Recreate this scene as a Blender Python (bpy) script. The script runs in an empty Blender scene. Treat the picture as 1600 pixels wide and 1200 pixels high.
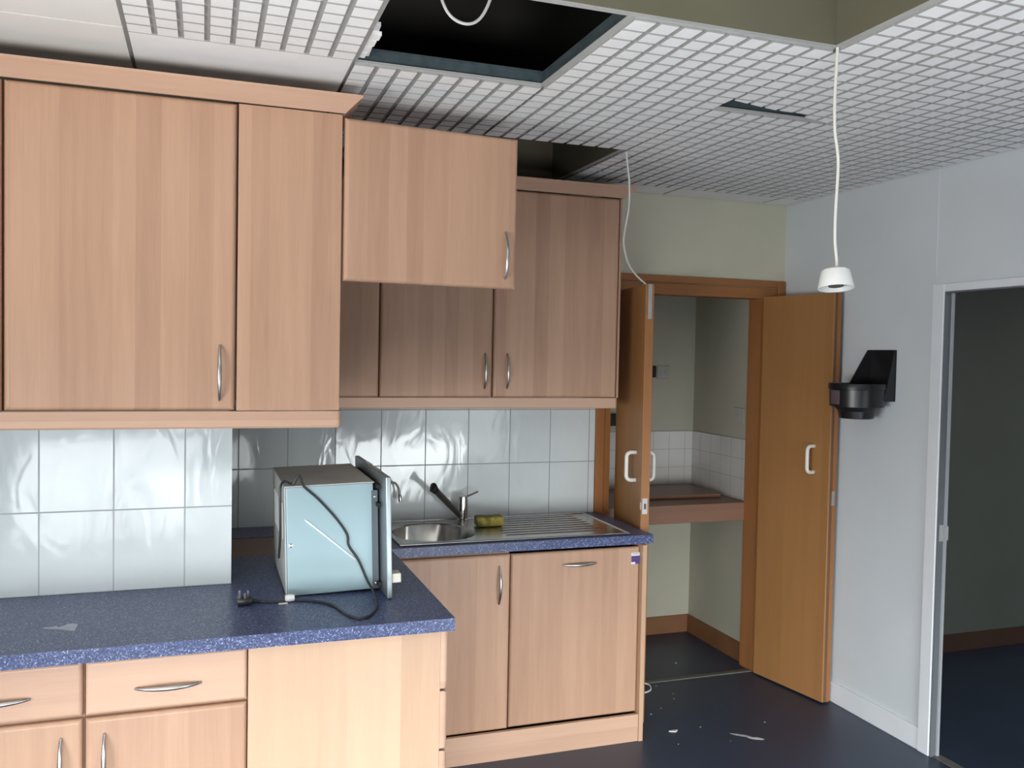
import bpy, bmesh, math, random
from mathutils import Vector, Matrix
random.seed(7)
scene = bpy.context.scene
COL = scene.collection
PI = math.pi

# ------------------------------------------------------------------ materials
def nmat(name):
    m = bpy.data.materials.new(name); m.use_nodes = True
    nt = m.node_tree; b = nt.nodes['Principled BSDF']
    return m, nt, b

def node(nt, typ, **kw):
    n = nt.nodes.new(typ)
    for k, v in kw.items():
        if k.startswith('i_'):
            key = k[2:]
            n.inputs[int(key) if key.isdigit() else key].default_value = v
        else:
            setattr(n, k, v)
    return n

def math_n(nt, op, a, b=None, c=None):
    n = nt.nodes.new('ShaderNodeMath'); n.operation = op
    for i, v in enumerate((a, b, c)):
        if v is None: continue
        if isinstance(v, (int, float)): n.inputs[i].default_value = v
        else: nt.links.new(v, n.inputs[i])
    return n.outputs[0]

def ramp(nt, fac, stops, interp='LINEAR'):
    r = nt.nodes.new('ShaderNodeValToRGB'); r.color_ramp.interpolation = interp
    els = r.color_ramp.elements
    while len(els) < len(stops): els.new(0.5)
    for e, (p, c) in zip(els, stops):
        e.position = p; e.color = (c[0], c[1], c[2], 1)
    nt.links.new(fac, r.inputs[0]); return r.outputs[0]

def plain(name, col, rough=0.5, metal=0.0, var=0.06, scale=6.0, bump=0.0, bscale=60.0, spec=0.5):
    """painted / plastic / metal surface with a faint procedural mottling"""
    m, nt, b = nmat(name)
    tc = node(nt, 'ShaderNodeTexCoord')
    nz = node(nt, 'ShaderNodeTexNoise', i_Scale=scale, i_Detail=4.0)
    nt.links.new(tc.outputs['Object'], nz.inputs['Vector'])
    lo = [max(0, c * (1 - var)) for c in col]; hi = [min(1, c * (1 + var)) for c in col]
    nt.links.new(ramp(nt, nz.outputs['Fac'], [(0.3, lo), (0.7, hi)]), b.inputs['Base Color'])
    b.inputs['Roughness'].default_value = rough
    b.inputs['Metallic'].default_value = metal
    b.inputs['Specular IOR Level'].default_value = spec
    if bump > 0:
        n2 = node(nt, 'ShaderNodeTexNoise', i_Scale=bscale, i_Detail=3.0)
        nt.links.new(tc.outputs['Object'], n2.inputs['Vector'])
        bp = node(nt, 'ShaderNodeBump', i_Strength=bump, i_Distance=0.002)
        nt.links.new(n2.outputs['Fac'], bp.inputs['Height'])
        nt.links.new(bp.outputs['Normal'], b.inputs['Normal'])
    return m

def wood(name, horiz, dark, light, strip=15.0, strip_w=0.31, rough=0.36, seed=0.0):
    """strip-pattern wood laminate; grain runs up (horiz False) or along the board"""
    m, nt, b = nmat(name)
    tc = node(nt, 'ShaderNodeTexCoord'); sp = node(nt, 'ShaderNodeSeparateXYZ')
    nt.links.new(tc.outputs['Object'], sp.inputs[0])
    oi = node(nt, 'ShaderNodeObjectInfo')
    rnd = math_n(nt, 'MULTIPLY', oi.outputs['Random'], 37.0)
    xy = math_n(nt, 'ADD', sp.outputs['X'], sp.outputs['Y'])
    if horiz:
        u = math_n(nt, 'ADD', math_n(nt, 'ADD', sp.outputs['Z'], rnd), seed); v = xy
    else:
        u = math_n(nt, 'ADD', math_n(nt, 'ADD', xy, rnd), seed); v = sp.outputs['Z']
    vo = node(nt, 'ShaderNodeTexVoronoi', voronoi_dimensions='1D', i_Scale=strip)
    nt.links.new(u, vo.inputs['W'])
    s = node(nt, 'ShaderNodeSeparateColor'); nt.links.new(vo.outputs['Color'], s.inputs[0])
    def stretch(ku, kv, detail):
        c = node(nt, 'ShaderNodeCombineXYZ')
        nt.links.new(math_n(nt, 'MULTIPLY', u, ku), c.inputs[0])
        nt.links.new(math_n(nt, 'MULTIPLY', v, kv), c.inputs[1])
        n = node(nt, 'ShaderNodeTexNoise', i_Scale=1.0, i_Detail=detail, i_Distortion=0.4)
        nt.links.new(c.outputs[0], n.inputs['Vector']); return n.outputs['Fac']
    g1 = stretch(28.0, 1.6, 4.0); g2 = stretch(260.0, 7.0, 3.0)
    w2 = (1 - strip_w)
    f = math_n(nt, 'MULTIPLY', s.outputs[0], strip_w)
    f = math_n(nt, 'ADD', f, math_n(nt, 'MULTIPLY', g1, w2 * 0.75))
    f = math_n(nt, 'ADD', f, math_n(nt, 'MULTIPLY', g2, w2 * 0.35))
    mid = [(a + c) / 2 for a, c in zip(dark, light)]
    nt.links.new(ramp(nt, f, [(0.12, dark), (0.5, mid), (0.9, light)]), b.inputs['Base Color'])
    b.inputs['Roughness'].default_value = rough
    b.inputs['Specular IOR Level'].default_value = 0.4
    return m

def glazed_tiles(name, x0, px, z0, pz, line=0.0022, col=(.74, .79, .79), axis='X', wav=0.5, grout=(.40, .42, .42), wscale=7.0):
    """glazed wall tiles: grout joints at x0+k*px and z0+k*pz in world metres"""
    m, nt, b = nmat(name)
    tc = node(nt, 'ShaderNodeTexCoord'); sp = node(nt, 'ShaderNodeSeparateXYZ')
    nt.links.new(tc.outputs['Object'], sp.inputs[0])
    def dist(o, o0, p):
        return math_n(nt, 'PINGPONG', math_n(nt, 'ADD', o, -o0 + 100 * p), p / 2)
    dx = dist(sp.outputs[axis], x0, px); dz = dist(sp.outputs['Z'], z0, pz)
    d = math_n(nt, 'MINIMUM', dx, dz)
    mk = node(nt, 'ShaderNodeMapRange', i_1=line * 0.6, i_2=line * 1.3); nt.links.new(d, mk.inputs[0])
    nz = node(nt, 'ShaderNodeTexNoise', i_Scale=3.0, i_Detail=2.0); nt.links.new(tc.outputs['Object'], nz.inputs['Vector'])
    tcol = ramp(nt, nz.outputs['Fac'], [(0.3, [c * .96 for c in col]), (0.7, [min(1, c * 1.03) for c in col])])
    mx = node(nt, 'ShaderNodeMix', data_type='RGBA'); nt.links.new(mk.outputs[0], mx.inputs['Factor'])
    mx.inputs['A'].default_value = (*grout, 1); nt.links.new(tcol, mx.inputs['B'])
    nt.links.new(mx.outputs['Result'], b.inputs['Base Color'])
    rr = node(nt, 'ShaderNodeMapRange', i_3=0.8, i_4=0.09); nt.links.new(mk.outputs[0], rr.inputs[0])
    nt.links.new(rr.outputs[0], b.inputs['Roughness'])
    wv = node(nt, 'ShaderNodeTexNoise', i_Scale=wscale, i_Detail=1.5, i_Distortion=1.2)
    mp = node(nt, 'ShaderNodeMapping'); mp.inputs['Scale'].default_value = (1.6, 1.6, 0.7)
    nt.links.new(tc.outputs['Object'], mp.inputs[0]); nt.links.new(mp.outputs[0], wv.inputs['Vector'])
    h = math_n(nt, 'ADD', math_n(nt, 'MULTIPLY', wv.outputs['Fac'], 1.0), math_n(nt, 'MULTIPLY', mk.outputs[0], 0.25))
    bp = node(nt, 'ShaderNodeBump', i_Strength=wav, i_Distance=0.006); nt.links.new(h, bp.inputs['Height'])
    nt.links.new(bp.outputs['Normal'], b.inputs['Normal'])
    return m

def speckle(name):
    m, nt, b = nmat(name)
    tc = node(nt, 'ShaderNodeTexCoord')
    v1 = node(nt, 'ShaderNodeTexVoronoi', i_Scale=330.0); nt.links.new(tc.outputs['Object'], v1.inputs['Vector'])
    s = node(nt, 'ShaderNodeSeparateColor'); nt.links.new(v1.outputs['Color'], s.inputs[0])
    v2 = node(nt, 'ShaderNodeTexNoise', i_Scale=190.0, i_Detail=2.0); nt.links.new(tc.outputs['Object'], v2.inputs['Vector'])
    f = math_n(nt, 'ADD', math_n(nt, 'MULTIPLY', s.outputs[0], 0.75), math_n(nt, 'MULTIPLY', v2.outputs['Fac'], 0.25))
    c = ramp(nt, f, [(0.0, (.026, .031, .072)), (0.42, (.048, .062, .150)), (0.70, (.082, .108, .235)), (0.82, (.17, .21, .38)), (0.9, (.42, .47, .62))])
    nt.links.new(c, b.inputs['Base Color'])
    b.inputs['Roughness'].default_value = 0.33
    b.inputs['Specular IOR Level'].default_value = 0.38
    return m

def vinyl(name):
    m, nt, b = nmat(name)
    tc = node(nt, 'ShaderNodeTexCoord')
    n1 = node(nt, 'ShaderNodeTexNoise', i_Scale=2.2, i_Detail=5.0); nt.links.new(tc.outputs['Object'], n1.inputs['Vector'])
    n2 = node(nt, 'ShaderNodeTexNoise', i_Scale=320.0, i_Detail=2.0); nt.links.new(tc.outputs['Object'], n2.inputs['Vector'])
    f = math_n(nt, 'ADD', math_n(nt, 'MULTIPLY', n1.outputs['Fac'], 0.6), math_n(nt, 'MULTIPLY', n2.outputs['Fac'], 0.4))
    nt.links.new(ramp(nt, f, [(0.3, (.022, .035, .066)), (0.7, (.036, .055, .098))]), b.inputs['Base Color'])
    r = node(nt, 'ShaderNodeMapRange', i_3=0.30, i_4=0.48); nt.links.new(n1.outputs['Fac'], r.inputs[0])
    nt.links.new(r.outputs[0], b.inputs['Roughness'])
    return m

BD, BL = (.365, .205, .132), (.575, .358, .242)
M = {}
M['beech'] = wood('beech_laminate_upright', False, BD, BL)
M['beech_across'] = wood('beech_laminate_across', True, (.47, .285, .20), (.64, .415, .295), strip=9.0, strip_w=0.4)
M['beech_pale'] = wood('pale_birch_panel', False, (.47, .295, .19), (.65, .435, .295), strip=11.0, strip_w=0.45)
M['carcass'] = plain('carcass_edge', (.30, .18, .115), 0.6)
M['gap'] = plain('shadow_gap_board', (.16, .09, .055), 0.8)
M['oak'] = wood('orange_door_veneer', False, (.32, .150, .052), (.43, .215, .082), strip=5.5, strip_w=0.35, rough=0.42)
M['oak_frame'] = wood('brown_frame_timber', False, (.30, .118, .036), (.40, .168, .056), strip=30.0, strip_w=0.15, rough=0.5)
M['oak_frame_across'] = wood('brown_frame_timber_across', True, (.30, .118, .036), (.40, .168, .056), strip=30.0, strip_w=0.15, rough=0.5)
M['shelfwood'] = wood('reddish_shelf_laminate', True, (.215, .115, .075), (.285, .155, .105), strip=6.0, strip_w=0.3, rough=0.4)
M['worktop'] = speckle('blue_speckled_laminate')
M['floor'] = vinyl('navy_vinyl')
M['tile_left'] = glazed_tiles('white_glazed_tiles_pillar', -1.628, .2142, 1.1725, .263, col=(.645, .70, .71), wav=0.22)
M['tile_back'] = glazed_tiles('white_glazed_tiles_sink', .468, .2100, 1.169, .261, col=(.66, .70, .70), wav=0.27, grout=(.30, .31, .31))
M['tile_cup'] = glazed_tiles('small_white_tiles', 1.332, .1085, 1.248, .1105, line=.0016, col=(.60, .58, .55), wav=0.05, grout=(.32, .31, .28))
M['tile_cup_side'] = glazed_tiles('small_white_tiles_side', .395, .1085, 1.248, .1105, line=.0016, col=(.60, .58, .55), axis='Y', wav=0.05, grout=(.32, .31, .28))
M['wall_unseen'] = plain('grey_blue_emulsion', (.30, .31, .32), 0.8, var=0.03, scale=2.5)
M['wall_white'] = plain('pale_grey_emulsion', (.66, .70, .725), 0.75, var=0.03, scale=2.5, bump=0.12, bscale=90)
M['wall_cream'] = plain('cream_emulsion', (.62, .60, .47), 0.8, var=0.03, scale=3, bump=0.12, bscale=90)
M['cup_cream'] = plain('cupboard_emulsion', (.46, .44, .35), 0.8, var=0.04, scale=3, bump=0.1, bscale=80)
M['hall_dim'] = plain('hall_dimmed_wall', (.16, .18, .165), 0.8, var=0.04, scale=3)  # dimness of the hall is put into this dark colour
M['hall_wood'] = plain('hall_skirting_brown', (.10, .055, .04), 0.6)
M['gloss_white'] = plain('white_gloss_paint', (.78, .81, .84), 0.3, var=0.02)
M['gloss_grey'] = plain('grey_door_lining_paint', (.15, .165, .18), 0.45, var=0.03)
M['gloss_lightgrey'] = plain('light_grey_stop_paint', (.40, .42, .44), 0.45, var=0.03)
M['zinc'] = plain('dull_zinc_fitting', (.42, .42, .41), 0.5, metal=0.6, var=0.06)
M['oak_dark'] = plain('dark_stained_skirting', (.20, .088, .036), 0.5, var=0.1)
M['threshold'] = plain('worn_threshold_metal', (.13, .13, .115), 0.5, var=0.1, scale=20)
M['ceil'] = plain('ceiling_tile_paint', (.84, .85, .85), 0.9, var=0.03, scale=9, bump=0.15, bscale=220)
M['ceil_groove'] = plain('ceiling_tile_groove', (.37, .37, .365), 0.95, var=0.06, scale=20)  # grey holds the grooves' shading as well as their dirt
M['ceil_plain'] = plain('plain_ceiling_board', (.76, .76, .73), 0.9, var=0.02, scale=5)
M['tbar'] = plain('ceiling_bar_grey', (.42, .43, .42), 0.5, var=0.05)
M['galv'] = plain('galvanised_bar', (.080, .112, .125), 0.4, metal=0.35, var=0.2, scale=25)
M['olive'] = plain('olive_painted_board', (.150, .143, .095), 0.85, var=0.06, scale=3)
M['olive_dark'] = plain('olive_grey_board', (.17, .155, .11), 0.9, var=0.05, scale=3)
M['void'] = plain('near_black_void', (.026, .025, .023), 0.95, var=0.35, scale=2.2)  # near-black colour for everything above the ceiling hole
M['steel'] = plain('brushed_stainless', (.50, .49, .47), 0.26, metal=1.0, var=0.07, scale=30)
M['chrome'] = plain('satin_chrome', (.58, .57, .56), 0.16, metal=1.0, var=0.03)
M['handle'] = plain('satin_nickel_handle', (.47, .46, .45), 0.28, metal=1.0, var=0.03)
M['taphead'] = plain('dark_pewter_spout', (.16, .145, .13), 0.3, metal=0.8, var=0.1)
M['black'] = plain('black_plastic', (.012, .012, .014), 0.32, var=0.1)
M['blackmatt'] = plain('black_matt', (.014, .014, .015), 0.7, var=0.1)
M['ovenblue'] = plain('bluish_zinc_sheet', (.30, .41, .44), 0.36, metal=0.30, var=0.03, scale=3)
M['ovenridge'] = plain('zinc_crease_highlight', (.74, .80, .81), 0.45, metal=0.1, var=0.04)  # highlight along the crease, painted in as a paler colour
M['oventop'] = plain('grey_zinc_top', (.56, .58, .56), 0.5, metal=0.2, var=0.10, scale=7)
M['ovenplate'] = plain('brushed_front_plate', (.36, .40, .42), 0.3, metal=0.7, var=0.05, scale=12)
M['ovendark'] = plain('dark_grey_bracket', (.11, .13, .15), 0.4, metal=0.3, var=0.08)
M['cable'] = plain('black_cable_rubber', (.022, .024, .026), 0.45, var=0.1)
M['white_plastic'] = plain('white_plastic', (.78, .79, .77), 0.35, var=0.02)
M['white_nylon'] = plain('white_nylon_handle', (.78, .77, .70), 0.35, var=0.02)
M['white_cord'] = plain('white_flex', (.72, .72, .66), 0.5, var=0.03)
M['grey_cord'] = plain('grey_white_flex', (.60, .60, .58), 0.5, var=0.03)
M['switch'] = plain('grey_switch_plate', (.42, .41, .37), 0.4, var=0.03)
M['purple'] = plain('purple_print', (.070, .035, .20), 0.4, var=0.15, scale=120)
M['paper'] = plain('white_sticker_paper', (.70, .72, .76), 0.5, var=0.05)
M['mauve'] = plain('dull_mauve_label', (.13, .085, .10), 0.5, var=0.08, scale=30)
M['cream_plastic'] = plain('cream_plastic', (.66, .64, .54), 0.45, var=0.03)
M['chip'] = plain('white_paint_flake', (.70, .70, .70), 0.7, var=0.04)
M['scuff'] = plain('chalky_scuff', (.42, .44, .46), 0.8, var=0.3, scale=60)
M['plinth'] = M['beech_across']

def sponge_mat():
    m, nt, b = nmat('yellow_green_sponge')
    tc = node(nt, 'ShaderNodeTexCoord')
    n1 = node(nt, 'ShaderNodeTexNoise', i_Scale=22.0, i_Detail=3.0); nt.links.new(tc.outputs['Object'], n1.inputs['Vector'])
    nt.links.new(ramp(nt, n1.outputs['Fac'], [(0.38, (.09, .11, .03)), (0.55, (.36, .28, .06)), (0.75, (.42, .31, .055))]), b.inputs['Base Color'])
    b.inputs['Roughness'].default_value = 0.95
    n2 = node(nt, 'ShaderNodeTexNoise', i_Scale=350.0); nt.links.new(tc.outputs['Object'], n2.inputs['Vector'])
    bp = node(nt, 'ShaderNodeBump', i_Strength=0.7, i_Distance=0.003); nt.links.new(n2.outputs['Fac'], bp.inputs['Height'])
    nt.links.new(bp.outputs['Normal'], b.inputs['Normal'])
    return m
M['sponge'] = sponge_mat()
def film_mat():
    m, nt, b = nmat('clear_film')
    b.inputs['Base Color'].default_value = (.85, .88, .9, 1); b.inputs['Roughness'].default_value = 0.15
    b.inputs['Alpha'].default_value = 0.20
    return m
M['film'] = film_mat()

# ------------------------------------------------------------------ mesh builder
class MB:
    def __init__(self, xf=None):
        self.bm = bmesh.new(); self.xf = xf; self.mats = []
    def _post(self, verts, mi=0, smooth=False):
        fs = set()
        for v in verts:
            for f in v.link_faces: fs.add(f)
        for f in fs: f.material_index = mi; f.smooth = smooth
        return self
    def box(self, x0, x1, y0, y1, z0, z1, r=0.0, front=None, seg=3, mi=0):
        """box; r>0 rounds all edges, or only the edges of one side named by front ('-Y','+X','-X','+Z')"""
        t = bmesh.new()
        vs = [t.verts.new(p) for p in [(x0,y0,z0),(x1,y0,z0),(x1,y1,z0),(x0,y1,z0),(x0,y0,z1),(x1,y0,z1),(x1,y1,z1),(x0,y1,z1)]]
        for q in [(0,3,2,1),(4,5,6,7),(0,1,5,4),(1,2,6,5),(2,3,7,6),(3,0,4,7)]: t.faces.new([vs[i] for i in q])
        if r > 0:
            if front:
                ax = 'XYZ'.index(front[1]); val = ((x0,x1),(y0,y1),(z0,z1))[ax][0 if front[0] == '-' else 1]
                es = [e for e in t.edges if all(abs(v.co[ax] - val) < 1e-7 for v in e.verts)]
            else: es = list(t.edges)
            bmesh.ops.bevel(t, geom=es, offset=r, segments=seg, affect='EDGES', profile=0.5)
        self._merge(t, mi, False); return self
    def _merge(self, t, mi, smooth):
        mp = {}
        for v in t.verts: mp[v] = self.bm.verts.new(v.co)
        for f in t.faces:
            try:
                nf = self.bm.faces.new([mp[v] for v in f.verts]); nf.material_index = mi; nf.smooth = smooth
            except ValueError: pass
        t.free()
    def poly(self, pts, mi=0):
        vs = [self.bm.verts.new(p) for p in pts]; f = self.bm.faces.new(vs); f.material_index = mi; return self
    def prism(self, pts, vec, mi=0):
        """closed prism: polygon pts (3D) extruded along vec"""
        v = Vector(vec)
        a = [self.bm.verts.new(p) for p in pts]; b = [self.bm.verts.new(Vector(p) + v) for p in pts]
        n = len(pts); fs = [self.bm.faces.new(a[::-1]), self.bm.faces.new(b)]
        for i in range(n): fs.append(self.bm.faces.new([a[i], a[(i+1) % n], b[(i+1) % n], b[i]]))
        for f in fs: f.material_index = mi
        bmesh.ops.recalc_face_normals(self.bm, faces=fs); return self
    def rings(self, rings, cap0=True, cap1=True, mi=0, smooth=True):
        """loft a list of equal-length closed rings"""
        R = [[self.bm.verts.new(p) for p in ring] for ring in rings]; fs = []
        n = len(R[0])
        for a, b in zip(R[:-1], R[1:]):
            for i in range(n): fs.append(self.bm.faces.new([a[i], a[(i+1) % n], b[(i+1) % n], b[i]]))
        for f in fs: f.smooth = smooth
        if cap0: fs.append(self.bm.faces.new(R[0][::-1]))
        if cap1: fs.append(self.bm.faces.new(R[-1]))
        for f in fs: f.material_index = mi
        bmesh.ops.recalc_face_normals(self.bm, faces=fs); return self
    def tube(self, pts, rad, n=10, mi=0, flat=None):
        """tube through pts with radius (number or per-point list); flat=(axis vec, factor) squashes the section"""
        pts = [Vector(p) for p in pts]; rs = rad if isinstance(rad, (list, tuple)) else [rad] * len(pts)
        t0 = (pts[1] - pts[0]).normalized()
        up = Vector((0, 0, 1)) if abs(t0.z) < 0.9 else Vector((0, 1, 0))
        u = t0.cross(up).normalized(); rings = []
        for i, p in enumerate(pts):
            a = pts[max(0, i-1)]; b = pts[min(len(pts)-1, i+1)]; t = (b - a).normalized()
            u = (u - t * u.dot(t)).normalized(); w = t.cross(u)
            ring = []
            for k in range(n):
                o = (u * math.cos(2*PI*k/n) + w * math.sin(2*PI*k/n)) * rs[i]
                if flat: ax = Vector(flat[0]); o = o - ax * (o.dot(ax) * (1 - flat[1]))
                ring.append(p + o)
            rings.append(ring)
        return self.rings(rings, mi=mi)
    def lathe(self, c, prof, n=32, mi=0, axis='Z', cap0=True, cap1=True):
        """profile of (radius, height) turned about an axis through c"""
        rings = []
        for r, h in prof:
            ring = []
            for k in range(n):
                a = 2*PI*k/n; p = (r*math.cos(a), r*math.sin(a), h)
                if axis == 'X': p = (h, r*math.cos(a), r*math.sin(a))
                if axis == 'Y': p = (r*math.cos(a), h, r*math.sin(a))
                ring.append(Vector(c) + Vector(p))
            rings.append(ring)
        return self.rings(rings, cap0, cap1, mi)
    def build(self, name, mats, parent=None, origin=None):
        if not isinstance(mats, (list, tuple)): mats = [mats]
        if self.xf: self.bm.transform(self.xf)
        org = Vector(origin) if origin is not None else Vector((0, 0, 0))
        p = parent
        while p is not None: org = org + p.location; p = p.parent
        self.bm.transform(Matrix.Translation(-org))
        self.bm.normal_update()
        me = bpy.data.meshes.new(name); self.bm.to_mesh(me); self.bm.free()
        for m in mats: me.materials.append(m)
        if any(f.use_smooth for f in me.polygons):
            me.set_sharp_from_angle(angle=math.radians(42))
        o = bpy.data.objects.new(name, me); COL.objects.link(o)
        if parent is not None: o.parent = parent
        else: o.location = org
        return o

def spline(pts, n=6):
    """Catmull-Rom through the points"""
    P = [Vector(p) for p in pts]; out = []
    for i in range(len(P) - 1):
        p0 = P[max(0, i-1)]; p1 = P[i]; p2 = P[i+1]; p3 = P[min(len(P)-1, i+2)]
        for k in range(n):
            t = k / n
            out.append(0.5*((2*p1) + (-p0+p2)*t + (2*p0-5*p1+4*p2-p3)*t*t + (-p0+3*p1-3*p2+p3)*t**3))
    out.append(P[-1]); return out

def tag(o, label=None, cat=None, group=None, kind=None):
    if label: o['label'] = label
    if cat: o['category'] = cat
    if group: o['group'] = group
    if kind: o['kind'] = kind
    return o
def thing(name, label, cat, loc=(0, 0, 0), group=None):
    o = bpy.data.objects.new(name, None); COL.objects.link(o); o.location = loc
    o.empty_display_size = 0.1
    return tag(o, label, cat, group)
def struct(mb, name, m, label=None, cat=None):
    return tag(mb.build(name, m), label, cat or name.split('_')[0], kind='structure')
def rounded(cx, cy, hx, hy, r, z, n=6):
    pts = []
    for sx, sy, a0 in ((1, 1, 0), (-1, 1, 90), (-1, -1, 180), (1, -1, 270)):
        for k in range(n + 1):
            a = math.radians(a0 + 90 * k / n)
            pts.append((cx + sx*(hx-r) + r*math.cos(a), cy + sy*(hy-r) + r*math.sin(a), z))
    return pts

def bow_handle(parent, c, axis, length=.158, out=(0, -1, 0), depth=.026, name='handle', xf=None):
    """bow handle: slim arc, thicker in the middle, feet on the door"""
    mb = MB(xf); c = Vector(c); ax = Vector(axis); o = Vector(out); pts = []; rs = []
    N = 16
    for i in range(N + 1):
        t = i / N; s = 2*t - 1
        pts.append(c + ax * (s * length / 2) + o * (.004 + (depth - .004) * (1 - abs(s) ** 2.2)))
        rs.append(.0032 + .0030 * (1 - s * s))
    side = ax.cross(o)
    mb.tube(pts, rs, n=10, flat=(tuple(o), .75))
    for s in (-1, 1):
        p = c + ax * (s * (length / 2 - .004))
        mb.tube([p - o * .0005, p + o * .007], .0038, n=8)
    return mb.build(name, M['handle'], parent)

# ------------------------------------------------------------------ room shell
XW, H = 1.612, 2.537                      # right wall, ceiling level
YN = -4.95                                # window wall behind the viewer
XL = -3.6                                 # left wall
struct(MB().box(XL, 4.6, YN - .1, .82, -.06, 0), 'floor', M['floor'], 'dark navy vinyl floor with scuffs', 'floor')
# back wall with cupboard opening
w = MB(); w.box(-3.7, .552, .0, .10, 0, 3.3); w.box(.552, 1.558, .0, .10, 2.08, 3.3); w.box(1.558, XW + .05, .0, .10, 0, 3.3)
struct(w, 'wall_back', M['wall_cream'], 'cream painted back wall above the cupboard frame', 'wall')
# tiled pillar / left section
struct(MB().box(-3.7, -1.2752, -.955, -.001, 0, 3.3), 'wall_left', M['wall_cream'], 'projecting wall behind the left cabinets', 'wall')
# right wall with doorway
DY0, DY1, DZ = -1.118, -2.02, 1.992
w = MB(); w.box(XW, XW + .028, DY0 + .02, 0, 0, H + .4); w.box(XW, XW + .028, DY1 - .02, DY0 + .02, DZ + .02, H + .4); w.box(XW, XW + .028, YN, DY1 - .02, 0, H + .4)
struct(w, 'wall_right', M['wall_white'], 'pale grey right wall with an open doorway', 'wall')
w = MB(); w.box(XL - .1, XL, YN, -4.75, 0, H + .4); w.box(XL - .1, XL, -2.6, -.95, 0, H + .4); w.box(XL - .1, XL, -4.75, -2.6, 0, .30); w.box(XL - .1, XL, -4.75, -2.6, 1.85, H + .4)
struct(w, 'wall_far_left', M['wall_unseen'], 'plain wall at the far left', 'wall')
# window wall behind the viewer
WX0, WX1, WZ0, WZ1 = -3.3, 1.35, .06, 1.85
w = MB(); w.box(XL - .1, WX0, YN - .1, YN, 0, H + .4); w.box(WX1, 4.6, YN - .1, YN, 0, H + .4)
w.box(WX0, WX1, YN - .1, YN, 0, WZ0); w.box(WX0, WX1, YN - .1, YN, WZ1, H + .4)
struct(w, 'wall_front', M['wall_unseen'], 'window wall', 'wall')
w = MB()
for x in (WX0, -1.95, -.35, WX1 - .05): w.box(x, x + .05, YN - .07, YN - .02, WZ0, WZ1)
for z in (WZ0, 1.0, WZ1 - .05): w.box(WX0, WX1, YN - .069, YN - .021, z, z + .05)
struct(w, 'window_1', M['gloss_white'], 'white window frame', 'window')
w = MB()
for y in (-4.75, -3.70, -2.65): w.box(XL - .07, XL - .02, y, y + .05, .30, 1.85)
for z in (.30, 1.80): w.box(XL - .069, XL - .021, -4.75, -2.60, z, z + .05)
struct(w, 'window_2', M['gloss_white'], 'white side window frame', 'window')
# plenum slab above everything
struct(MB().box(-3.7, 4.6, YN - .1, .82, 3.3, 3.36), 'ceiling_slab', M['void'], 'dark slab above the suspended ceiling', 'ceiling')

# hall beyond the right doorway
w = MB(); w.box(XW + .028, 4.5, -.05, 0.0, 0, 2.6); w.box(4.45, 4.5, -4.9, -.05, 0, 2.6)
struct(w, 'wall_hall', M['hall_dim'], 'dim grey green wall in the hall beyond the doorway', 'wall')
struct(MB().box(XW + .046, 4.5, -4.9, 0, 2.6, 2.64), 'ceiling_hall', M['hall_dim'], 'hall ceiling', 'ceiling')
struct(MB().box(XW + .05, 4.45, -.064, -.05, 0, .10), 'baseboard_hall', M['hall_wood'], 'brown skirting in the hall', 'baseboard')
# doorway trim on right wall
w = MB(); w.box(XW - .016, XW, DY0 + .008, -1.048, 0, 2.032, r=.003, seg=1); w.box(XW - .016, XW, DY1 - .06, DY0 + .008, DZ + .006, 2.032, r=.003, seg=1); w.box(XW - .016, XW, DY1 - .06, DY1, 0, DZ + .006)
d1 = struct(w, 'trim_1', M['gloss_white'], 'white gloss architrave around the right doorway', 'trim')
w = MB(); w.box(XW - .010, XW + .030, DY0, DY0 + .02, 0, DZ + .02); w.box(XW - .010, XW + .030, DY1 - .02, DY1, 0, DZ + .02); w.box(XW - .010, XW + .030, DY1, DY0, DZ, DZ + .02)
s0 = MB().box(XW + .019, XW + .030, DY0 - .008, DY0, 0, DZ); struct(s0, 'trim_14', M['gloss_lightgrey'], 'light grey door stop strip inside the right doorway', 'trim')
d2 = struct(w, 'trim_2', M['gloss_grey'], 'grey painted door lining inside the right doorway', 'trim')
k = MB().box(XW - .004, XW + .018, DY0 - .002, DY0, .934, 1.004).box(XW + .017, XW + .034, DY0 - .012, DY0 - .008, .940, 1.000).build('strike_plate', M['tbar'], d2)
k['label'] = 'grey metal strike plate'
struct(MB().box(XW - .012, XW, -1.048, -.02, 0, .100, r=.004, front='-X', seg=2), 'baseboard_right', M['gloss_white'], 'white skirting board on the right wall', 'baseboard')
struct(MB().box(XW - .003, XW, -1.050, -1.044, 2.032, H - .005), 'trim_3', M['wall_white'], 'thin upright joint strip above the doorway corner', 'trim')
struct(MB().box(XW + .002, XW + .046, DY1, DY0, 0, .004), 'trim_4', M['threshold'], 'floor threshold in the right doorway', 'trim')

# cupboard recess behind the double doors
w = MB()
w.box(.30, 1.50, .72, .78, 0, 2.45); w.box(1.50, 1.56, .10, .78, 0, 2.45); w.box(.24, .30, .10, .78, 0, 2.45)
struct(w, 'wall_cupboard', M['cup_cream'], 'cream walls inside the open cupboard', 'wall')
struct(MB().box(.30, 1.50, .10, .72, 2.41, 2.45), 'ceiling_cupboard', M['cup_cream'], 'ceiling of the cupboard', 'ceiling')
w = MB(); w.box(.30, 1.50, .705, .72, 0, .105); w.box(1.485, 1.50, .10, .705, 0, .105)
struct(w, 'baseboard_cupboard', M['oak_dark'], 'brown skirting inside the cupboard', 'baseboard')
struct(MB().box(.552, 1.50, -.012, .018, 0, .006), 'trim_5', M['threshold'], 'metal threshold strip at the cupboard', 'trim')
w = MB(); w.box(.502, .550, -.018, 0, 0, 2.118, r=.003, seg=1); w.box(1.562, 1.607, -.018, 0, 0, 2.118, r=.003, seg=1)
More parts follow.
